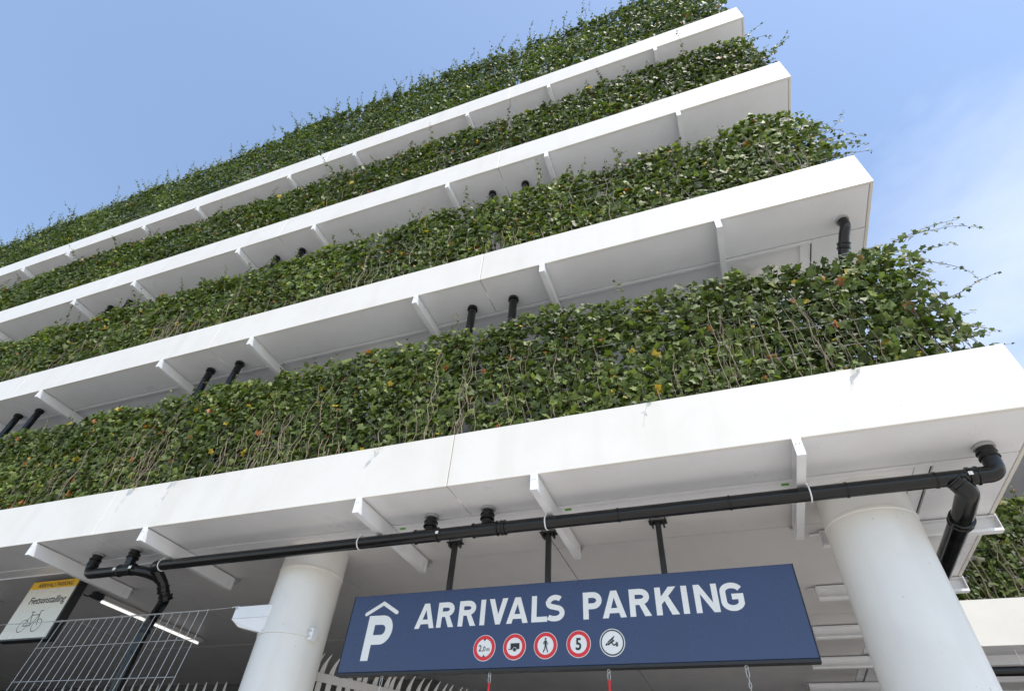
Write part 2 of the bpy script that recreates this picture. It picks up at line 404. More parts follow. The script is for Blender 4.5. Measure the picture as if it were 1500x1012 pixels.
class Leaves:
    def __init__(s): s.p = []; s.s = []; s.n = []; s.t = []; s.c = []
    def add(s, p, sz, n, t, c): s.p.append(p); s.s.append(sz); s.n.append(n); s.t.append(t); s.c.append(c)
    def arr(s): return [np.concatenate(q) for q in (s.p, s.s, s.n, s.t, s.c)]
def unit(v): return v / (np.linalg.norm(v, axis=1, keepdims=True) + 1e-9)
def tints(n, warm=0., bias=0.):
    t = np.clip(rng.beta(1.9, 2.3, n) * .93 + bias, 0, .955)
    sp = rng.uniform(0, 1, n); t[sp < .003 + warm * .008] = .978; t[(sp > .5) & (sp < .503 + warm * .010)] = rng.uniform(.985, 1)
    return t
def wall_leaves(L, x0, x1, zb, top, dens, size, yw, seed, warm=0, out=(0, -1, 0), bias=0., thick=.28, seams=()):
    "front-facing ivy sheet; top is a function of x"
    zt = float(np.max(top(np.linspace(x0, x1, 200)))) + .05
    n = int((x1 - x0) * (zt - zb) * dens)
    x = rng.uniform(x0, x1, n); z = rng.uniform(zb, zt, n)
    keep = z < top(x)
    h = vnoise(x, z, seed, 5.); hole = (h > 1.25) & (rng.uniform(0, 1, n) < .6)
    keep &= ~hole
    keep &= rng.uniform(0, 1, n) < 1 - .62 * np.clip((x - 1.95) / .33, 0, 1) * (x < XR)
    for sx in seams:
        w = .045 + .06 * np.clip(1 - (z - zb) / 1.2, 0, 1)
        keep &= ~((np.abs(x - sx - .05 * np.sin(z * 5)) < w) & (rng.uniform(0, 1, n) < .92))
    x, z = x[keep], z[keep]; n = len(x)
    bulge = .028 * vnoise(x, z, seed + 1, 3.2)
    topc = np.clip(1 - (top(x) - z) / .35, 0, 1)
    d = rng.uniform(0, 1, n) ** 1.6 * thick
    y = yw + d - bulge - .02 * topc
    p = np.stack([x, y, z], 1)
    nr = unit(rng.normal(0, .55, (n, 3)) + np.array([0, -1, .30]) + topc[:, None] * np.array([0, 0, .5]) * rng.uniform(0, 1, (n, 1)))
    t = rng.normal(0, .45, (n, 3)) + np.array([0, -.25, -1.])
    sz = np.minimum(size * rng.lognormal(0, .33, n), size * 1.7)
    tn = tints(n, warm, bias); pat = .09 * vnoise(x, z, seed + 5, 2.2) + .06 * vnoise(x, z, seed + 6, 7.) + .08 * topc
    L.add(p, sz, nr, t, np.where(tn < .96, np.clip(tn + pat, 0, .955), tn))
def sprig(L, S, p0, d, length, lsize, droop=0., warm=0, r=.0035, den=1.):
    p = Vector(p0); d = Vector(d).normalized(); st = .030; pts = [p.copy()]; n = max(3, int(length / st))
    for i in range(n):
        d = (d + Vector((random.gauss(0, .10), random.gauss(0, .10), random.gauss(0, .10) - droop * .05))).normalized()
        p = p + d * st; pts.append(p.copy())
    S.tube(pts, [r * (1 - .75 * i / n) + .0008 for i in range(n + 1)], 4, False)
    pp = []; nn = []; tt = []; ss = []
    for i in range(1, n + 1):
        fr = i / n
        for q in range(int(1.35 * den + random.random())):
            sd = Vector((random.gauss(0, 1), random.gauss(0, 1), random.gauss(0, .6))).normalized()
            sz = lsize * (1.05 - .6 * fr) * random.uniform(.6, 1.25)
            pp.append(pts[i] + sd * sz * .6); nn.append((random.gauss(0, .5), -1 + random.gauss(0, .5), .35 + random.gauss(0, .5)))
            tt.append(sd + Vector((0, 0, -.5))); ss.append(sz)
    if pp:
        L.add(np.array([tuple(q) for q in pp]), np.array(ss), unit(np.array(nn)), np.array([tuple(q) for q in tt]), tints(len(pp), warm, .02))
def stems(S, x0, x1, zb, top, step, yw, r=.006, den=1.):
    x = x0
    while x < x1:
        x += step * random.uniform(.5, 1.5)
        if x > x1: break
        hgt = min(float(top(np.array([x]))[0]) - zb - .15, random.uniform(.35, 1.5))
        for tw in range(random.choice((1, 2, 2, 3))):
            ph = random.uniform(0, 6); yy = yw + random.uniform(-.03, .10); n = max(4, int(hgt / .11)); pts = []
            for i in range(n + 1):
                z = zb - .05 + (hgt + .05) * i / n
                pts.append((x + .020 * math.sin(ph + z * 13) + random.gauss(0, .007) + .02 * tw * math.sin(z * 2.1 + tw), yy + .02 * math.cos(ph + z * 11), z))
            rr = r * random.uniform(.5, 1.3)
            S.tube(pts, [rr * (1 - .5 * i / n) for i in range(n + 1)], 4, False)
YW = 4.16
cfg = [  # level, xleft, top height, density, leaf size, simple, label
    (0, -16.5, 1.65, 1900, .067, False, 'lowest and nearest ivy wall, bare twigs showing, on the bottom white fascia'),
    (1, -20.5, 1.74, 1650, .068, True, 'second ivy wall from the bottom, sprigs curling past its right-hand end'),
    (2, -25.0, 1.88, 1400, .070, True, 'third ivy wall from the bottom, darker, with thin sprigs against the white soffit'),
    (3, -27.5, 3.05, 1100, .070, True, 'topmost ivy wall with a ragged leafy edge against the blue sky')]
for li, xl, hh, dens, lsz, simple, lab in cfg:
    zb = LV[li][1]; base = (XR - 2, 4.2, zb - .3)
    T = thing('ivy_screen', lab, 'ivy', base, 'ivy walls on the storeys of the garage')
    def top(x, li=li, zb=zb, hh=hh):
        t = zb + hh + .075 * vnoise(x, x * 0, 40 + li, 2.6) + .035 * vnoise(x, x * 0, 60 + li, 9.)
        if li == 3: t = t - .045 * np.clip(-6 - x, 0, 30) + .16 * vnoise(x, x * 0, 90, 1.3)
        return t - .25 * np.clip((x - 2.1) / .3, 0, 1)
    L = Leaves(); S = MB()
    wall_leaves(L, xl, XR - .02, zb - .10, top, dens, lsz, YW, 100 + li * 7, warm=[.5, .7, .6, .1][li], bias=[.0, .03, -.09, -.08][li], seams=SE)
    # side return, edge on
    n = int(5.2 * hh * 150); y = rng.uniform(4.25, 9.3, n); z = rng.uniform(zb - .1, zb + hh - .1, n)
    L.add(np.stack([XR - .05 - rng.uniform(0, .22, n), y, z], 1), lsz * rng.lognormal(0, .28, n), unit(rng.normal(0, .5, (n, 3)) + np.array([1, 0, .3])),
          rng.normal(0, .45, (n, 3)) + np.array([.2, 0, -1]), tints(n, .3))
    # free sprigs along the top edge
    nsp = [46, 90, 130, 620][li]
    for q in range(nsp):
        x = random.uniform(xl, XR - .1); tz = float(top(np.array([x]))[0])
        ln = random.choice([.12, .18, .25, .4]) if li < 3 else random.choice([.25, .38, .5, .75])
        if li in (1, 2) and random.random() < .3: ln = random.uniform(.4, .8)
        sprig(L, S, (x, YW + random.uniform(0, .2), tz - .08), (random.gauss(0, .3), -.25, 1), ln, lsz * [1.0, 1.0, 1.05, 1.1][li], 0, 0)
    # sprigs reaching out past the right-hand end
    for q in range([11, 26, 22, 10][li]):
        z = zb + hh * random.uniform(.05, 1.0); ln = random.choice([.12, .2, .28, .4, .55]) if li < 3 else .3
        sprig(L, S, (XR - .12, YW + random.uniform(0, .25), z), (1, random.gauss(0, .15), random.gauss(.15, .4)), ln, lsz * 1.05, .6, 0, r=.004)
    # loose shoots that hang out over the fascia
    if li == 0:
        for x in (-3.05, -.35, 1.35, -5.9, -6.6):
            sprig(L, S, (x, 4.10, zb + .10), (random.gauss(0, .5), -1, -.25), .26, .07, 1.4)
        for x, ln in ((2.22, .9), (2.25, .7)):
            sprig(L, S, (x, 4.2, zb + 1.65), (1, -.2, .28), ln * .8, .062, .15, r=.004, den=.9)
        sprig(L, S, (2.28, 4.2, zb + 1.25), (1, 0, .0), .6, .055, 0, r=.004, den=.8)
        sprig(L, S, (2.3, 4.2, zb + .75), (1, 0, .25), .5, .055, 0, r=.004, den=.8)
        for q in range(6): sprig(L, S, (2.2 + .015 * q, 4.2, zb + 1.4 - .2 * q), (.7, -.1, -.5), .2, .075, .5)
    stems(S, xl if li > 1 else -14, XR - .05, zb, top, [.07, .09, .25, .6][li], YW + [.0, .005, .03, .03][li], [.0052, .0052, .006, .006][li])
    A = L.arr()
    if li == 0:   # the 300 largest looking leaves are single parts
        cand = np.where((A[0][:, 0] > -1.9) & (A[0][:, 0] < 2.25) & (A[0][:, 1] < 4.19) & (A[1] > .075))[0]
        cand = cand[np.argsort(-A[1][cand])][:300]; rest = np.setdiff1d(np.arange(len(A[0])), cand)
        tm = []
        for q in range(5):
            me = leaves_mesh('leaf', np.zeros((1, 3)), np.ones(1), np.array([[0., 0, 1]]), np.array([[0, -1., 0]]), np.zeros(1))
            me.materials.clear(); me.materials.append(M['leaf1']); tm.append(me)
        for j in cand:
            nn = Vector(A[2][j]); td = Vector(A[3][j]); td = (td - nn * nn.dot(td)).normalized(); sdv = td.cross(nn)
            o = bpy.data.objects.new('leaf', tm[j % 5]); C.objects.link(o); o.parent = T; s_ = A[1][j]
            mw = Matrix(((sdv.x, -td.x, nn.x), (sdv.y, -td.y, nn.y), (sdv.z, -td.z, nn.z))).to_4x4()
            o.rotation_euler = mw.to_euler(); o.scale = (s_, s_, s_)
            o.location = Vector(A[0][j]) + Vector((0, 0, H)) - T.location
        A = [q[rest] for q in A]
    pos = A[0] + np.array([0, 0, H]) - np.array(T.location)
    me = leaves_mesh('ivy_leaves', pos, A[1], A[2], A[3], A[4], simple)
    o = bpy.data.objects.new('ivy_leaves', me); C.objects.link(o); o.parent = T; o['kind'] = 'stuff'
    o = S.build('ivy_stems', 'twig', T); o['kind'] = 'stuff'
    for k in range(int(hh / .3) + 1):
        z = zb + .12 + k * .3
        MB().tube([(x, YW + .05 + .012 * math.sin(x * 3 + k), z + .006 * math.sin(x * 5 + 2 * k)) for x in np.linspace(xl, XR - .06, 60)], .0028, 4).build('wire', 'steel', T)
    for x in [XR - .08] + [s + d for s in SE for d in (.09, -.09)]:
        if x > xl: MB().tube([(x, YW + .30, zb - .3), (x, YW + .30, zb + hh - .15)], .016, 8).build('screen_post', 'fence', T)
# wing ivy
T = thing('ivy_screen', 'ivy wall on the rear wing beyond the driveway, seen right of the big column', 'ivy', (4, 9.7, 3.0), 'ivy walls on the storeys of the garage')
L = Leaves(); S = MB(); zb = 3.13
topw = lambda x: zb + 1.55 + .12 * vnoise(x, x * 0, 77, 2.6)
wall_leaves(L, XR + .05, WX, zb - .1, topw, 1100, .082, 9.66, 300, warm=.6, bias=-.02)
for q in range(40):
    x = random.uniform(XR + .1, 6); sprig(L, S, (x, 9.7, float(topw(np.array([x]))[0]) - .1), (random.gauss(0, .3), -.2, 1), random.uniform(.2, .55), .07)
stems(S, XR + .1, WX, zb, topw, .14, 9.63, .007)
A = L.arr(); me = leaves_mesh('ivy_leaves', A[0] + np.array([0, 0, H]) - np.array(T.location), A[1], A[2], A[3], A[4])
o = bpy.data.objects.new('ivy_leaves', me); C.objects.link(o); o.parent = T; o['kind'] = 'stuff'
o = S.build('ivy_stems', 'twig', T); o['kind'] = 'stuff'
for k in range(5): MB().tube([(XR + .05, 9.70, zb + .15 + k * .3), (WX, 9.70, zb + .15 + k * .3)], .003, 4).build('wire', 'steel', T)

# ------------------------------------------------------------------ drain pipes
PR = .057
def coupling(p, ax, parent, r=PR, ln=.07, name='coupling'):
    p = Vector(p); d = Vector(ax).normalized() * ln / 2; e = d.normalized() * .014
    MB().tube([p - d, p - d + e * .2, p - d + e, p - d + e * 1.4, p + d - e * 1.4, p + d - e, p + d - e * .2, p + d],
              [r + .002, r + .013, r + .013, r + .006, r + .006, r + .013, r + .013, r + .002], 24).build(name, 'pipe', parent, True)
def cap(p, parent, r=PR):
    x, y, z = p
    MB().tube([(x, y, z - .03), (x, y, z - .028), (x, y, z - .012), (x, y, z)], [r + .004, r + .016, r + .016, r + .004], 24).build('collar', 'collar', parent, True)
PY = 4.47; PZ = 2.325
D = thing('drain_pipe', 'long black horizontal drain pipe running under the lowest soffit above the blue sign', 'drain pipe', (-2, PY, PZ))
MB().tube([(-6.13, PY, PZ), (1.93, PY, PZ)], PR, 28).build('pipe', 'pipe', D, True)
for x, y in ((-2.66, 4.50), (-2.04, 4.48)):
    MB().tube([(x, y, PZ), (x, y, 2.55)], PR - .004, 24).build('riser', 'pipe', D, True)
    cap((x, y, 2.553), D); coupling((x, y, 2.455), (0, 0, 1), D, ln=.06); coupling((x, PY, PZ), (1, 0, 0), D, ln=.26, name='tee')
coupling((-1.86, PY, PZ), (1, 0, 0), D, ln=.05)
for x in (-.78, .15, 1.02, 1.62): coupling((x, PY, PZ), (1, 0, 0), D, r=PR - .008, ln=.022)
MB().tube(arc_path([(1.86, PY, PZ), (2.02, PY, PZ), (2.02, PY - .02, 2.55)], .10, 8), PR + .004, 28).build('elbow', 'pipe', D, True)
coupling((1.86, PY, PZ), (1, 0, 0), D, ln=.07); coupling((2.02, PY - .01, 2.47), (0, 0, 1), D, ln=.06); cap((2.02, PY - .02, 2.553), D)
# branch that runs to the back on the right
MB().tube(arc_path([(1.74, PY, PZ - .02), (1.80, PY + .05, PZ - .09), (1.80, PY + .35, PZ - .13), (1.80, 7.6, PZ - .22), (1.80, 7.75, -1.6)], .10, 6), PR + .016, 28).build('branch', 'pipe', D, True)
coupling((1.80, PY + .42, PZ - .134), (0, 1, -.03), D, r=PR + .018, ln=.07)
coupling((1.745, PY + .005, PZ - .04), (.6, .3, -.8), D, ln=.07)
for x in (-6.08, -3.42, -1.44, .755):
    m = MB(); m.ring((x, PY, PZ), PR + .006, .006, 'x', 28, 6)
    m.tube([(x, PY, PZ + PR), (x, PY, 2.41)], .007, 6); m.tube([(x, PY - .03, PZ + PR + .015), (x, PY + .03, PZ + PR + .015)], .009, 6)
    m.build('clamp', 'bracket', D, True)
for x in (-2.52, 1.83):
    MB().box(x - .014, x + .014, PY - PR - .016, PY - PR - .010, PZ - .022, PZ + .004).build('label_sticker', 'signwhite', D)
# left downpipe group
D2 = thing('drain_pipe', 'black downpipe with two capped inlets and swan-neck bend behind the wire mesh panel', 'drain pipe', (-6.6, 4.9, -1.6))
LZ = 2.30; LY = 4.45
MB().tube(arc_path([(-7.25, 4.45, 2.55), (-7.25, LY, LZ), (-6.52, LY, LZ), (-6.30, LY + .05, LZ - .03), (-6.18, 4.62, 2.235), (-6.17, 4.78, 2.06), (-6.49, 4.99, 1.98), (-6.55, 5.0, 1.80), (-6.55, 5.0, -1.6)], .09, 7), PR, 28).build('pipe', 'pipe', D2, True)
MB().tube(arc_path([(-6.60, 4.43, 2.55), (-6.60, LY, LZ + .01)], .02), PR - .002, 24).build('riser', 'pipe', D2, True)
MB().tube(arc_path([(-6.10, PY, PZ), (-6.22, PY + .02, PZ), (-6.19, 4.62, 2.22)], .07, 6), PR + .006, 24).build('junction', 'pipe', D2, True)
cap((-7.25, 4.45, 2.553), D2); cap((-6.60, 4.43, 2.553), D2)
coupling((-7.25, 4.45, 2.44), (0, 0, 1), D2, ln=.08); coupling((-6.60, 4.44, 2.46), (0, 0, 1), D2, ln=.06)
coupling((-6.60, LY, LZ), (1, 0, 0), D2, ln=.22, name='tee'); coupling((-6.175, 4.70, 2.14), (.05, .55, -.8), D2, ln=.08)
coupling((-6.175, 4.775, 2.075), (.0, .6, -.8), D2, ln=.06, r=PR + .008); coupling((-6.55, 5.0, 1.82), (0, 0, 1), D2, ln=.09, r=PR + .004)
for x in (-6.72, -6.47): MB().box(x - .02, x + .02, LY - PR - .018, LY - PR - .0125, LZ - .02, LZ + .012).build('label_sticker', 'signwhite', D2)
# vertical pipes of the upper storeys: they rise from the planters behind the ivy
dl = {1: {-2.55: 'left black pipe stub of the middle pair under the second soffit',
          -1.95: 'right black pipe stub of the middle pair under the second soffit',
          -7.17: 'left black pipe stub of the left-centre pair under the second soffit',
          -6.58: 'right black pipe stub of the left-centre pair under the second soffit',
          -11.75: 'left black pipe stub of the leftmost pair under the second soffit',
          -11.18: 'right black pipe stub of the leftmost pair under the second soffit'},
      2: {-2.53: 'short black pipe stub under the third soffit, just left of the panel joint',
          -1.92: 'short black pipe stub under the third soffit, just right of the panel joint',
          -7.2: 'left black pipe stub of the second pair from the right under the third soffit',
          -6.58: 'right black pipe stub of the second pair from the right under the third soffit',
          -11.76: 'left black pipe stub of the leftmost pair in view under the third soffit',
          -11.19: 'right black pipe stub of the leftmost pair in view under the third soffit'}}
for li, dd in dl.items():
    zb = LV[li][0]; z0 = LV[li - 1][0] + .1
    for x, lab in dd.items():
        d = thing('drain_pipe', lab, 'drain pipe', (x, 4.43, z0), 'black drain pipes rising behind the ivy')
        MB().tube([(x, 4.43, z0), (x, 4.43, zb)], PR - .003, 24).build('pipe', 'pipe', d, True)
        MB().tube([(x, 4.43, zb - .06), (x, 4.43, zb - .055), (x, 4.43, zb - .01), (x, 4.43, zb + .002)], [PR, PR + .012, PR + .012, PR], 24).build('collar', 'pipe', d, True)
zb = LV[1][0]
d = thing('drain_pipe', 'black cranked drain pipe under the right end of the second soffit', 'drain pipe', (2.04, 4.43, 3.0), 'black drain pipes rising behind the ivy')
MB().tube(arc_path([(2.04, 4.42, zb), (2.04, 4.42, zb - .12), (2.0, 4.47, zb - .20), (1.93, 4.62, zb - .42), (1.93, 4.64, 2.9)], .08, 6), PR - .002, 24).build('pipe', 'pipe', d, True)
MB().tube([(2.04, 4.42, zb - .03), (2.04, 4.42, zb + .002)], PR + .012, 24).build('collar', 'collar', d, True)
coupling((1.965, 4.545, zb - .31), (-.25, .55, -.8), d, ln=.07)
d = thing('drain_pipe', 'black pipe under the wing ceiling at the lower right edge', 'drain pipe', (5, 9.9, 2.3))
MB().tube([(XR + .1, 9.75, 2.31), (WX, 9.75, 2.31)], PR, 20).build('pipe', 'pipe', d, True)
for x in (3.4, 5.2): MB().ring((x, 9.75, 2.31), PR + .006, .006, 'x', 20, 6).tube([(x, 9.75, 2.36), (x, 9.75, 2.56)], .007, 6).build('clamp', 'bracket', d)

# ------------------------------------------------------------------ the blue sign
SY = 5.0
SG = thing('hanging_sign', 'long navy blue ARRIVALS PARKING sign hanging from three black posts', 'sign', (-1.58, SY + .03, 1.28))
MB().bbox(-3.70, .535, SY, SY + .07, 1.298, 2.005, .004).build('panel', 'navy', SG)
m = MB(); m.bbox(-3.705, .54, SY - .003, SY + .075, 1.272, 1.2965, .002); m.box(.5355, .540, SY - .002, SY + .074, 1.2975, 2.005); m.box(-3.705, -3.7005, SY - .002, SY + .074, 1.2975, 2.005)
m.build('frame', 'black', SG)
for x in (-2.64, -1.60, -.51):
    p = MB().bbox(x - .025, x + .025, 5.015, 5.065, 2.0055, 2.50, .004).build('post', 'black', SG)
    q = MB().bbox(x - .085, x + .085, 4.995, 5.085, 2.50, 2.512, .002); q.box(x - .06, x - .045, 5.0, 5.08, 2.46, 2.4995); q.box(x + .045, x + .06, 5.0, 5.08, 2.46, 2.4995)
    q.tube([(x - .07, 5.04, 2.512), (x - .07, 5.04, 2.556)], .007, 6); q.tube([(x + .07, 5.04, 2.512), (x + .07, 5.04, 2.556)], .007, 6)
    q.build('mounting_plate', 'black', p)
lay = [0]
class Ink:
    "strokes drawn on a vertical plane facing the viewer"
    def __init__(s, ox, oz, k=1., y=SY, kx=None, step=.00025): s.m = MB(); s.ox = ox; s.oz = oz; s.k = k; s.kx = kx or k; s.y = y; s.l = 0; s.step = step
    def T(s, p): return (s.ox + p[0] * s.kx, s.oz + p[1] * s.k)
    def poly(s, pts):
        s.l += 1; s.m.prism([s.T(p) for p in pts], s.y - .0015 - s.l * s.step, s.y - .0004); return s
    def stroke(s, pts, w, closed=False):
        P = [Vector((p[0], p[1])) for p in pts]; n = len(P); Ls = []; Rs = []
        for i in range(n):
            if closed: a = P[i] - P[i - 1]; b = P[(i + 1) % n] - P[i]
            else: a = P[i] - P[i - 1] if i else P[1] - P[0]; b = P[i + 1] - P[i] if i < n - 1 else a
            a = a.normalized(); b = b.normalized(); na = Vector((-a.y, a.x)); nb = Vector((-b.y, b.x))
            mm = (na + nb).normalized(); k = w / 2 / max(.35, mm.dot(na))
            Ls.append(P[i] + mm * k); Rs.append(P[i] - mm * k)
        s.l += 1; yf = s.y - .0015 - s.l * s.step
        vs = []
        for i in range(n):
            for q in (Ls[i], Rs[i]):
                t = s.T(q); vs += [(t[0], yf, t[1]), (t[0], s.y - .0004, t[1])]
        fs = []
        for i in range(n if closed else n - 1):
            a = i * 4; b = ((i + 1) % n) * 4
            fs += [(a, b, b + 2, a + 2), (a, a + 1, b + 1, b), (a + 2, b + 2, b + 3, a + 3)]
        if not closed:
            fs += [(0, 2, 3, 1), (n * 4 - 4, n * 4 - 3, n * 4 - 1, n * 4 - 2)]
        s.m.add(vs, fs); return s
    def disc(s, c, r, n=32):
        return s.poly([(c[0] + r * math.cos(2 * math.pi * k / n), c[1] + r * math.sin(2 * math.pi * k / n)) for k in range(n)])
    def ring(s, c, r, w, n=36): return s.stroke([(c[0] + r * math.cos(2 * math.pi * k / n), c[1] + r * math.sin(2 * math.pi * k / n)) for k in range(n)], w, True)
    def build(s, name, m, parent): return s.m.build(name, m, parent)
def arc(cx, cy, rx, ry, a0, a1, n=10):
    return [(cx + rx * math.cos(math.radians(a0 + (a1 - a0) * k / n)), cy + ry * math.sin(math.radians(a0 + (a1 - a0) * k / n))) for k in range(n + 1)]
def glyph(I, ch, w):
    h = w / 2
    if ch == 'A':
        W_ = .92
        I.poly([(0, 0), (W_ / 2 - .12, 1), (W_ / 2 + .06, 1), (W_ / 2 + .0, .74), (w * 1.05, 0)])
        I.poly([(W_ - w * 1.05, 0), (W_ / 2 - .0, .74), (W_ / 2 - .06, 1), (W_ / 2 + .12, 1), (W_, 0)])
        I.poly([(.20, .17), (.26, .35), (.66, .35), (.72, .17)])
    elif ch == 'R':
        I.poly([(0, 0), (0, 1), (w, 1), (w, 0)])
        I.stroke([(w * .5, 1 - h), (.40, 1 - h)] + arc(.42, .705, .235, .185, 90, -90)[1:] + [(w * .5, .52)], w)
        I.poly([(.34, .47), (.55, .47), (.80, 0), (.55, 0)])
    elif ch == 'P':
        I.poly([(0, 0), (0, 1), (w, 1), (w, 0)])
        I.stroke([(w * .5, 1 - h), (.38, 1 - h)] + arc(.40, .68, .24, .21, 90, -90)[1:] + [(w * .5, .47)], w)
    elif ch == 'I': I.poly([(0, 0), (0, 1), (w, 1), (w, 0)])
    elif ch == 'V':
        I.poly([(0, 1), (w * 1.05, 1), (.47, .22), (.47, 0), (.32, 0)]); I.poly([(.82, 1), (.82 - w * 1.05, 1), (.37, .22), (.37, 0), (.52, 0)])
    elif ch == 'L':
        I.poly([(0, 0), (0, 1), (w, 1), (w, 0)]); I.poly([(w * .5, 0), (w * .5, w * .9), (.66, w * .9), (.66, 0)])
    elif ch == 'S':
        I.stroke(arc(.48, .70, .27, .195, 38, 150, 9) + arc(.44, .70, .25, .165, 178, 262, 6) + arc(.50, .30, .27, .205, 85, -88, 11) + arc(.44, .30, .31, .205, -92, -140, 5), w * .92)
    elif ch == 'K':
        I.poly([(0, 0), (0, 1), (w, 1), (w, 0)]); I.poly([(w * .6, .28), (w * .6, .56), (.52, 1), (.80, 1)]); I.poly([(.29, .60), (.46, .72), (.83, 0), (.56, 0)])
    elif ch == 'N':
        I.poly([(0, 0), (0, 1), (w * .95, 1), (w * .95, 0)]); I.poly([(.83 - w * .95, 0), (.83 - w * .95, 1), (.83, 1), (.83, 0)]); I.poly([(0, 1), (w, 1), (.83, 0), (.83 - w, 0)])
    elif ch == 'G':
        I.stroke(arc(.44, .68, .31, .215, 22, 175, 10) + arc(.43, .33, .30, .225, 185, 345, 11) + [(.725, .50), (.42, .50)], w * .92)
lx = [('A', -2.938), ('R', -2.703), ('R', -2.476), ('I', -2.252), ('V', -2.165), ('A', -1.984), ('L', -1.740), ('S', -1.625),
      ('P', -1.254), ('A', -1.080), ('R', -.838), ('K', -.613), ('I', -.390), ('N', -.286), ('G', -.085)]
for ch, x in lx:
    I = Ink(x, 1.657, .229); glyph(I, ch, .215); I.build('letter', 'signwhite', SG)
I = Ink(-3.472, 1.395, .408, kx=.375); w = .22
I.poly([(0, 0), (0, 1), (w, 1), (w, 0)]); I.stroke([(w * .5, 1 - w / 2), (.44, 1 - w / 2)] + arc(.46, .665, .21, .218, 90, -90, 14)[1:] + [(w * .5, .447)], w * .97)
I.build('letter', 'signwhite', SG)
I = Ink(0, 0, 1); I.stroke([(-3.515, 1.822), (-3.335, 1.918), (-3.165, 1.822)], .036); I.disc((-3.515, 1.822), .018, 14); I.disc((-3.165, 1.822), .018, 14)
I.build('roof_chevron', 'signwhite', SG)
def font_mesh(txt, size, x, z, y, off, name, m, parent, ax='CENTER', shear=0, sx=1.):
    cu = bpy.data.curves.new('t', 'FONT'); cu.body = txt; cu.size = size; cu.offset = off; cu.extrude = .0006; cu.align_x = ax; cu.shear = shear; cu.resolution_u = 4
    ob = bpy.data.objects.new('t', cu); C.objects.link(ob); bpy.context.view_layer.update()
    me = bpy.data.meshes.new_from_object(ob.evaluated_get(bpy.context.evaluated_depsgraph_get())); bpy.data.objects.remove(ob)
    o = bpy.data.objects.new(name, me); C.objects.link(o); me.materials.clear(); me.materials.append(M[m])
    me.transform(Matrix(((sx, 0, 0, x), (0, 0, -1, y), (0, 1, 0, z + H), (0, 0, 0, 1))))
    me.transform(Matrix.Translation(-(parent.parent.location + parent.location if parent.parent else parent.location)))
    o.parent = parent; return o
names = ['round 2,0m height limit sign', 'round no trailers sign', 'round no pedestrians sign', 'round 5 speed limit sign', 'round security camera sign']
for k, x in enumerate((-2.18, -1.89, -1.60, -1.303, -1.01)):
    z = 1.463
    I = Ink(x, z); I.disc((0, 0), .108, 40); I.disc((0, 0), .1045, 40) ; dsk = I.build('traffic_disc', 'signwhite', SG); dsk['label'] = names[k]
    yy = SY - .0022
    I = Ink(x, z, y=yy); I.ring((0, 0), .0885 if k < 4 else .0955, .029 if k < 4 else .010, 44); I.build('ring', 'red' if k < 4 else 'black', dsk)
    if k == 0:
        font_mesh('2', .072, x - .040, z - .026, SY - .004, .0008, 'lettering', 'black', dsk, sx=.85); font_mesh(',0', .056, x - .004, z - .026, SY - .004, .0004, 'lettering', 'black', dsk, sx=.85)
        font_mesh('m', .046, x + .038, z - .026, SY - .004, .0003, 'lettering', 'black', dsk, sx=.9)
        I = Ink(x, z, y=yy); I.poly([(-.013, .073), (.013, .073), (0, .055)]); I.poly([(-.013, -.073), (0, -.055), (.013, -.073)]); I.build('arrowheads', 'black', dsk)
    if k == 1:
        I = Ink(x, z, y=yy); I.poly([(-.036, -.020), (-.036, .028), (.048, .028), (.048, -.020)]); I.poly([(-.055, -.024), (-.055, -.018), (.03, -.018), (.03, -.024)])
        I.disc((.004, -.024), .0165, 18); I.build('symbol', 'black', dsk); I = Ink(x, z, y=yy - .0015); I.ring((.004, -.024), .0175, .003, 18); I.build('symbol_detail', 'signwhite', dsk)
    if k == 2:
        I = Ink(x, z, y=yy); I.disc((.0, .052), .0085, 14); I.stroke([(.0, .040), (.001, .0)], .017)
        I.stroke([(.003, .002), (.012, -.026), (.020, -.055)], .009); I.stroke([(-.001, .002), (-.007, -.028), (-.021, -.055)], .009)
        I.stroke([(.004, .038), (.017, .018), (.018, .004)], .006); I.stroke([(-.004, .038), (-.017, .020), (-.012, .008)], .006); I.build('symbol', 'black', dsk)
    if k == 3:
        font_mesh('5', .13, x, z - .045, SY - .004, .003, 'lettering', 'black', dsk, sx=.85)
    if k == 4:
        I = Ink(x, z, y=yy); I.poly([(-.038, .008), (-.045, -.006), (.008, .024), (.022, .050), (.014, .048)]); I.poly([(-.045, -.012), (-.036, -.022), (.020, .012), (.010, .022)])
        I.stroke([(-.045, -.006), (-.054, -.022)], .012); I.stroke([(-.004, -.004), (.012, -.022), (.030, -.014)], .009); I.poly([(.030, -.032), (.030, .004), (.037, .004), (.037, -.032)])
        I.poly([(.040, -.032), (.040, .0), (.047, .0), (.047, -.032)]); I.build('symbol', 'black', dsk)

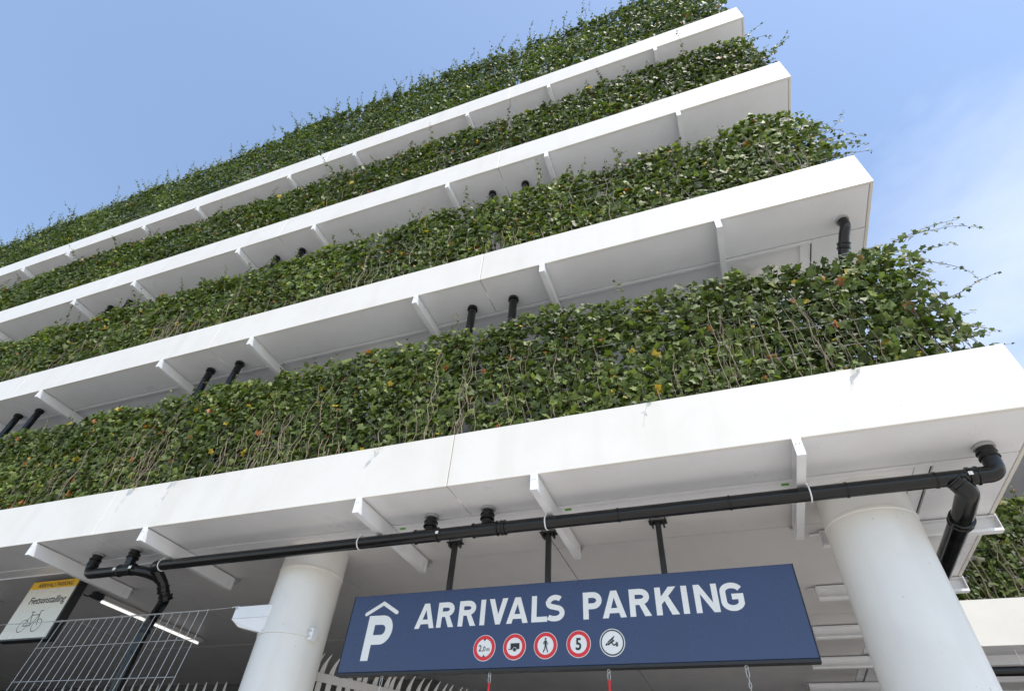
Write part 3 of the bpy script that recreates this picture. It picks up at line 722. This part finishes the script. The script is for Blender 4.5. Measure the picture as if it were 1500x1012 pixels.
# hooks and chains under the sign
hl = ['steel clip with short chain under the left end of the blue sign', 'carabiner with red sleeve hanging under the 2,0m disc of the blue sign',
      'carabiner with red sleeve hanging under the camera disc of the blue sign', 'thin steel chain hanging under the blank right part of the blue sign']
for k, x in enumerate((-3.21, -2.12, -1.06, .01)):
    y = SY + .03; z = 1.271
    h = thing('hanging_chain', hl[k], 'chain', (x, y, z), 'clips and chains hanging under the blue sign')
    MB().ring((x, y, z - .012), .012, .003, 'y', 16, 6).build('eye', 'steel', h, True)
    m = MB(); m.tube([(x - .004, y, z - .018), (x - .011, y, z - .04), (x - .009, y, z - .075), (x, y, z - .085), (x + .009, y, z - .075), (x + .011, y, z - .04), (x + .004, y, z - .018)], .0028, 6).build('carabiner', 'steel', h, True)
    if k in (1, 2): MB().tube([(x, y, z - .078), (x, y, z - .50)], .011, 12).build('sleeve', 'redplastic', h, True)
    else:
        for j in range(10):
            zz = z - .10 - j * .034
            lk = MB(); ax = j % 2
            pts = [(math.cos(a) * .009, math.sin(a) * .021) for a in np.linspace(0, 2 * math.pi, 13)]
            lk.tube([(x + (p[0] if ax else 0), y + (0 if ax else p[0]), zz + p[1]) for p in pts], .003, 5); lk.build('link', 'steel', h, True)

# ------------------------------------------------------------------ bicycle parking sign
BY = 4.88
B = thing('bike_sign', 'tilted-looking white Fietsenstalling bicycle parking sign with yellow ARRIVALS PARKING header', 'sign', (-8.46, BY + .1, 1.76))
MB().bbox(-8.945, -8.01, BY + .004, BY + .12, 1.745, 2.50, .003).build('casing', 'black', B)
MB().box(-8.93, -8.035, BY, BY + .0035, 1.765, 2.382).build('panel', 'board', B)
MB().box(-8.93, -8.035, BY, BY + .0035, 2.3825, 2.485).build('header', 'yellow', B)
font_mesh('ARRIVALS PARKING', .078, -8.45, 2.403, BY - .0015, .0004, 'lettering', 'black', B, sx=.98)
font_mesh('Fietsenstalling', .125, -8.43, 2.19, BY - .0015, .0014, 'lettering', 'black', B, sx=.98)
I = Ink(-8.47, 1.83, 1., y=BY + .001)
I.ring((-.135, .085), .075, .008, 24); I.ring((.125, .085), .075, .008, 24)
for pp in ([(-.135, .085), (-.07, .215), (.07, .215), (0, .085), (-.07, .215)], [(-.135, .085), (0, .085)], [(.125, .085), (.07, .215), (.055, .26), (.10, .265)], [(-.07, .215), (-.085, .25)], [(-.115, .253), (-.05, .253)]):
    I.stroke(pp, .0095)
I.build('bicycle_symbol', 'black', B)

# ------------------------------------------------------------------ ceiling lamp
Lm = thing('strip_lamp', 'lit fluorescent strip lamp on the dark garage ceiling at left', 'lamp', (-8.5, 6.5, 2.45))
MB().bbox(-8.54, -8.46, 5.55, 7.60, 2.485, 2.55, .006).build('housing', 'fence', Lm)
MB().tube([(-8.5, 5.62, 2.465), (-8.5, 7.54, 2.465)], .017, 12).build('tube', 'lamp', Lm, True)
m = MB(); m.bbox(-8.55, -8.45, 5.45, 5.60, 2.47, 2.545, .01); m.ring((-8.60, 5.44, 2.50), .045, .009, 'z', 12, 6, 0, 4.5); m.build('connector', 'black', Lm)

Fx = thing('ceiling_fitting', 'small pale ceiling fitting on the dark garage ceiling beside the left column', 'ceiling fitting', (-5.94, 6.98, 2.50))
MB().bbox(-6.02, -5.86, 6.93, 7.03, 2.53, 2.552, .004).build('plate', 'steel', Fx); MB().tube([(-5.94, 6.98, 2.53), (-5.94, 6.98, 2.47)], [.03, .012], 12).build('head', 'steel', Fx)

# ------------------------------------------------------------------ wire mesh panel and its cable
MY = 4.80
Ms = thing('mesh_panel', 'white welded wire mesh panel strung in front of the black downpipe', 'mesh panel', (-6.6, MY, .3))
xs = np.arange(-7.90, -5.33, .1285); top_z, bot_z = 1.90, .35
tilt = .09
v0 = MB().tube([(xs[0], MY, top_z), (xs[0], MY - (top_z - bot_z) * tilt, bot_z)], .0034, 6).build('wire', 'steel', Ms, True)
for x in xs[1:]: copy(v0, (x - xs[0], 0, 0), Ms)
h0 = MB().tube([(xs[0] - .01, MY - .006, top_z), (xs[-1] + .02, MY - .006, top_z)], .0042, 6).build('wire', 'steel', Ms, True)
for z in (1.60, 1.24, .90, .55): copy(h0, (0, -(top_z - z) * tilt, z - top_z), Ms)
Cb = thing('steel_cable', 'thin steel cable carrying the wire mesh panel', 'cable', (-7, MY, 1.9))
MB().tube([(-5.02, MY - .03, 1.905), (-5.34, MY - .01, top_z + .004), (-7.92, MY - .012, top_z + .008), (-9.3, MY - .012, 1.915), (-12, MY, 1.93)], .004, 6).build('cable', 'steel', Cb)
MB().tube([(-5.0, MY - .03, 1.907), (-5.10, MY - .026, 1.9045)], .009, 8).build('turnbuckle', 'steel', Cb)
for x in (-5.45, -6.75, -7.75): MB().ring((x, MY - .01, top_z + .004), .012, .003, 'x', 12, 5).build('clip', 'steel', Cb)
# arm clamped to the left column
Ar = thing('column_arm', 'white steel arm clamped round the left column, holding a cable', 'bracket', (-4.39, 5.035, 1.6))
ccx, ccy = -4.39, 5.035
m = MB(); m.bbox(-4.97, -4.50, 4.70, 4.82, 1.755, 1.88, .006)
m.add([(-4.97, 4.70, 1.755), (-4.50, 4.70, 1.755), (-4.50, 4.82, 1.755), (-4.97, 4.82, 1.755), (-4.86, 4.72, 1.68), (-4.52, 4.72, 1.61), (-4.52, 4.80, 1.61), (-4.86, 4.80, 1.68)],
      [(0, 1, 5, 4), (1, 2, 6, 5), (2, 3, 7, 6), (3, 0, 4, 7), (4, 5, 6, 7)])
m.build('arm', 'bracket', Ar)
def band(z0, z1, a0, a1, r0=.345, r1=.352, n=30):
    m = MB(); pts = []
    for k in range(n + 1):
        a = math.radians(a0 + (a1 - a0) * k / n); c, s = math.cos(a), math.sin(a)
        pts += [(ccx + c * r0, ccy + s * r0, z0), (ccx + c * r1, ccy + s * r1, z0), (ccx + c * r1, ccy + s * r1, z1), (ccx + c * r0, ccy + s * r0, z1)]
    fs = []
    for k in range(n):
        a, b = 4 * k, 4 * k + 4
        fs += [(a + i, a + (i + 1) % 4, b + (i + 1) % 4, b + i) for i in range(4)]
    m.add(pts, fs + [(0, 3, 2, 1), (4 * n, 4 * n + 1, 4 * n + 2, 4 * n + 3)]); return m
band(1.60, 1.645, 60, 360).build('clamp_band', 'column', Ar, True)
MB().bbox(ccx + .33, ccx + .38, 4.86, 4.95, 1.57, 1.68, .005).build('lug', 'bracket', Ar)
for z in (1.60, 1.65): MB().tube([(ccx + .352, 4.852, z), (ccx + .352, 4.862, z)], .012, 8).build('bolt', 'steel', Ar)
MB().tube([(-4.95, 4.692, 1.865), (-4.95, 4.702, 1.865)], .013, 10).build('bolt', 'steel', Ar)

# ------------------------------------------------------------------ palisade fences
def pale_mb(h=1.60, lean=1):
    m = MB(); w = .028
    m.box(-w, w, -.006, .006, -1.6, 1.42)
    pr = []
    for k in range(8):
        t = k / 7; z = 1.42 + (h - 1.42) * t * 1.06
        cxp = .045 * t * t * lean; hw = w * (1 - t) ** .8 + .002; pr.append((cxp, hw, z, -.05 * t * t))
    vs = []
    for cxp, hw, z, yy in pr: vs += [(cxp - hw, yy - .006, z), (cxp + hw, yy - .006, z), (cxp + hw, yy + .006, z), (cxp - hw, yy + .006, z)]
    fs = []
    for k in range(7):
        a = 4 * k; fs += [(a + i, a + (i + 1) % 4, a + 4 + (i + 1) % 4, a + 4 + i) for i in range(4)]
    m.add(vs, fs + [(28, 29, 30, 31)]); return m
def palisade(p0, p1, n, label, lean, ht=1.60, rail=(1.36, 1.425)):
    p0, p1 = Vector((*p0, 0)), Vector((*p1, 0)); d = (p1 - p0); ln = d.length; ang = math.atan2(d.y, d.x)
    t = thing('palisade_fence', label, 'fence', (p0.x, p0.y, -1.6), 'grey palisade fences with curved tips'); t.rotation_euler = (0, 0, ang)
    me = pale_mb(ht, lean)
    me.v = [(x, y, z + 1.6) for x, y, z in me.v]
    q = bpy.data.meshes.new('pale'); q.from_pydata(me.v, [], me.f); q.materials.append(M['fence'])
    for k in range(n):
        o = bpy.data.objects.new('pale', q); C.objects.link(o); o.parent = t; o.location = (ln * k / (n - 1), 0, 0); o.rotation_euler = (0, random.gauss(0, .004), 0)
    for (a, b) in (rail, (-1.2, -1.14)):
        r = MB().box(-.08, ln + .08, -.022, -.0065, a + 1.6, b + 1.6); q2 = bpy.data.meshes.new('rail'); q2.from_pydata(r.v, [], r.f); q2.materials.append(M['fence'])
        o = bpy.data.objects.new('rail', q2); C.objects.link(o); o.parent = t
    return t
palisade((-9.55, 6.49), (-6.50, 6.49), 19, 'grey palisade fence whose curved tips show below the wire mesh', 1)
palisade((-4.60, 4.96 + .02), (-2.05, 8.95), 46, 'grey palisade fence with curved tips running back below the blue sign', 1, rail=(1.35, 1.43))
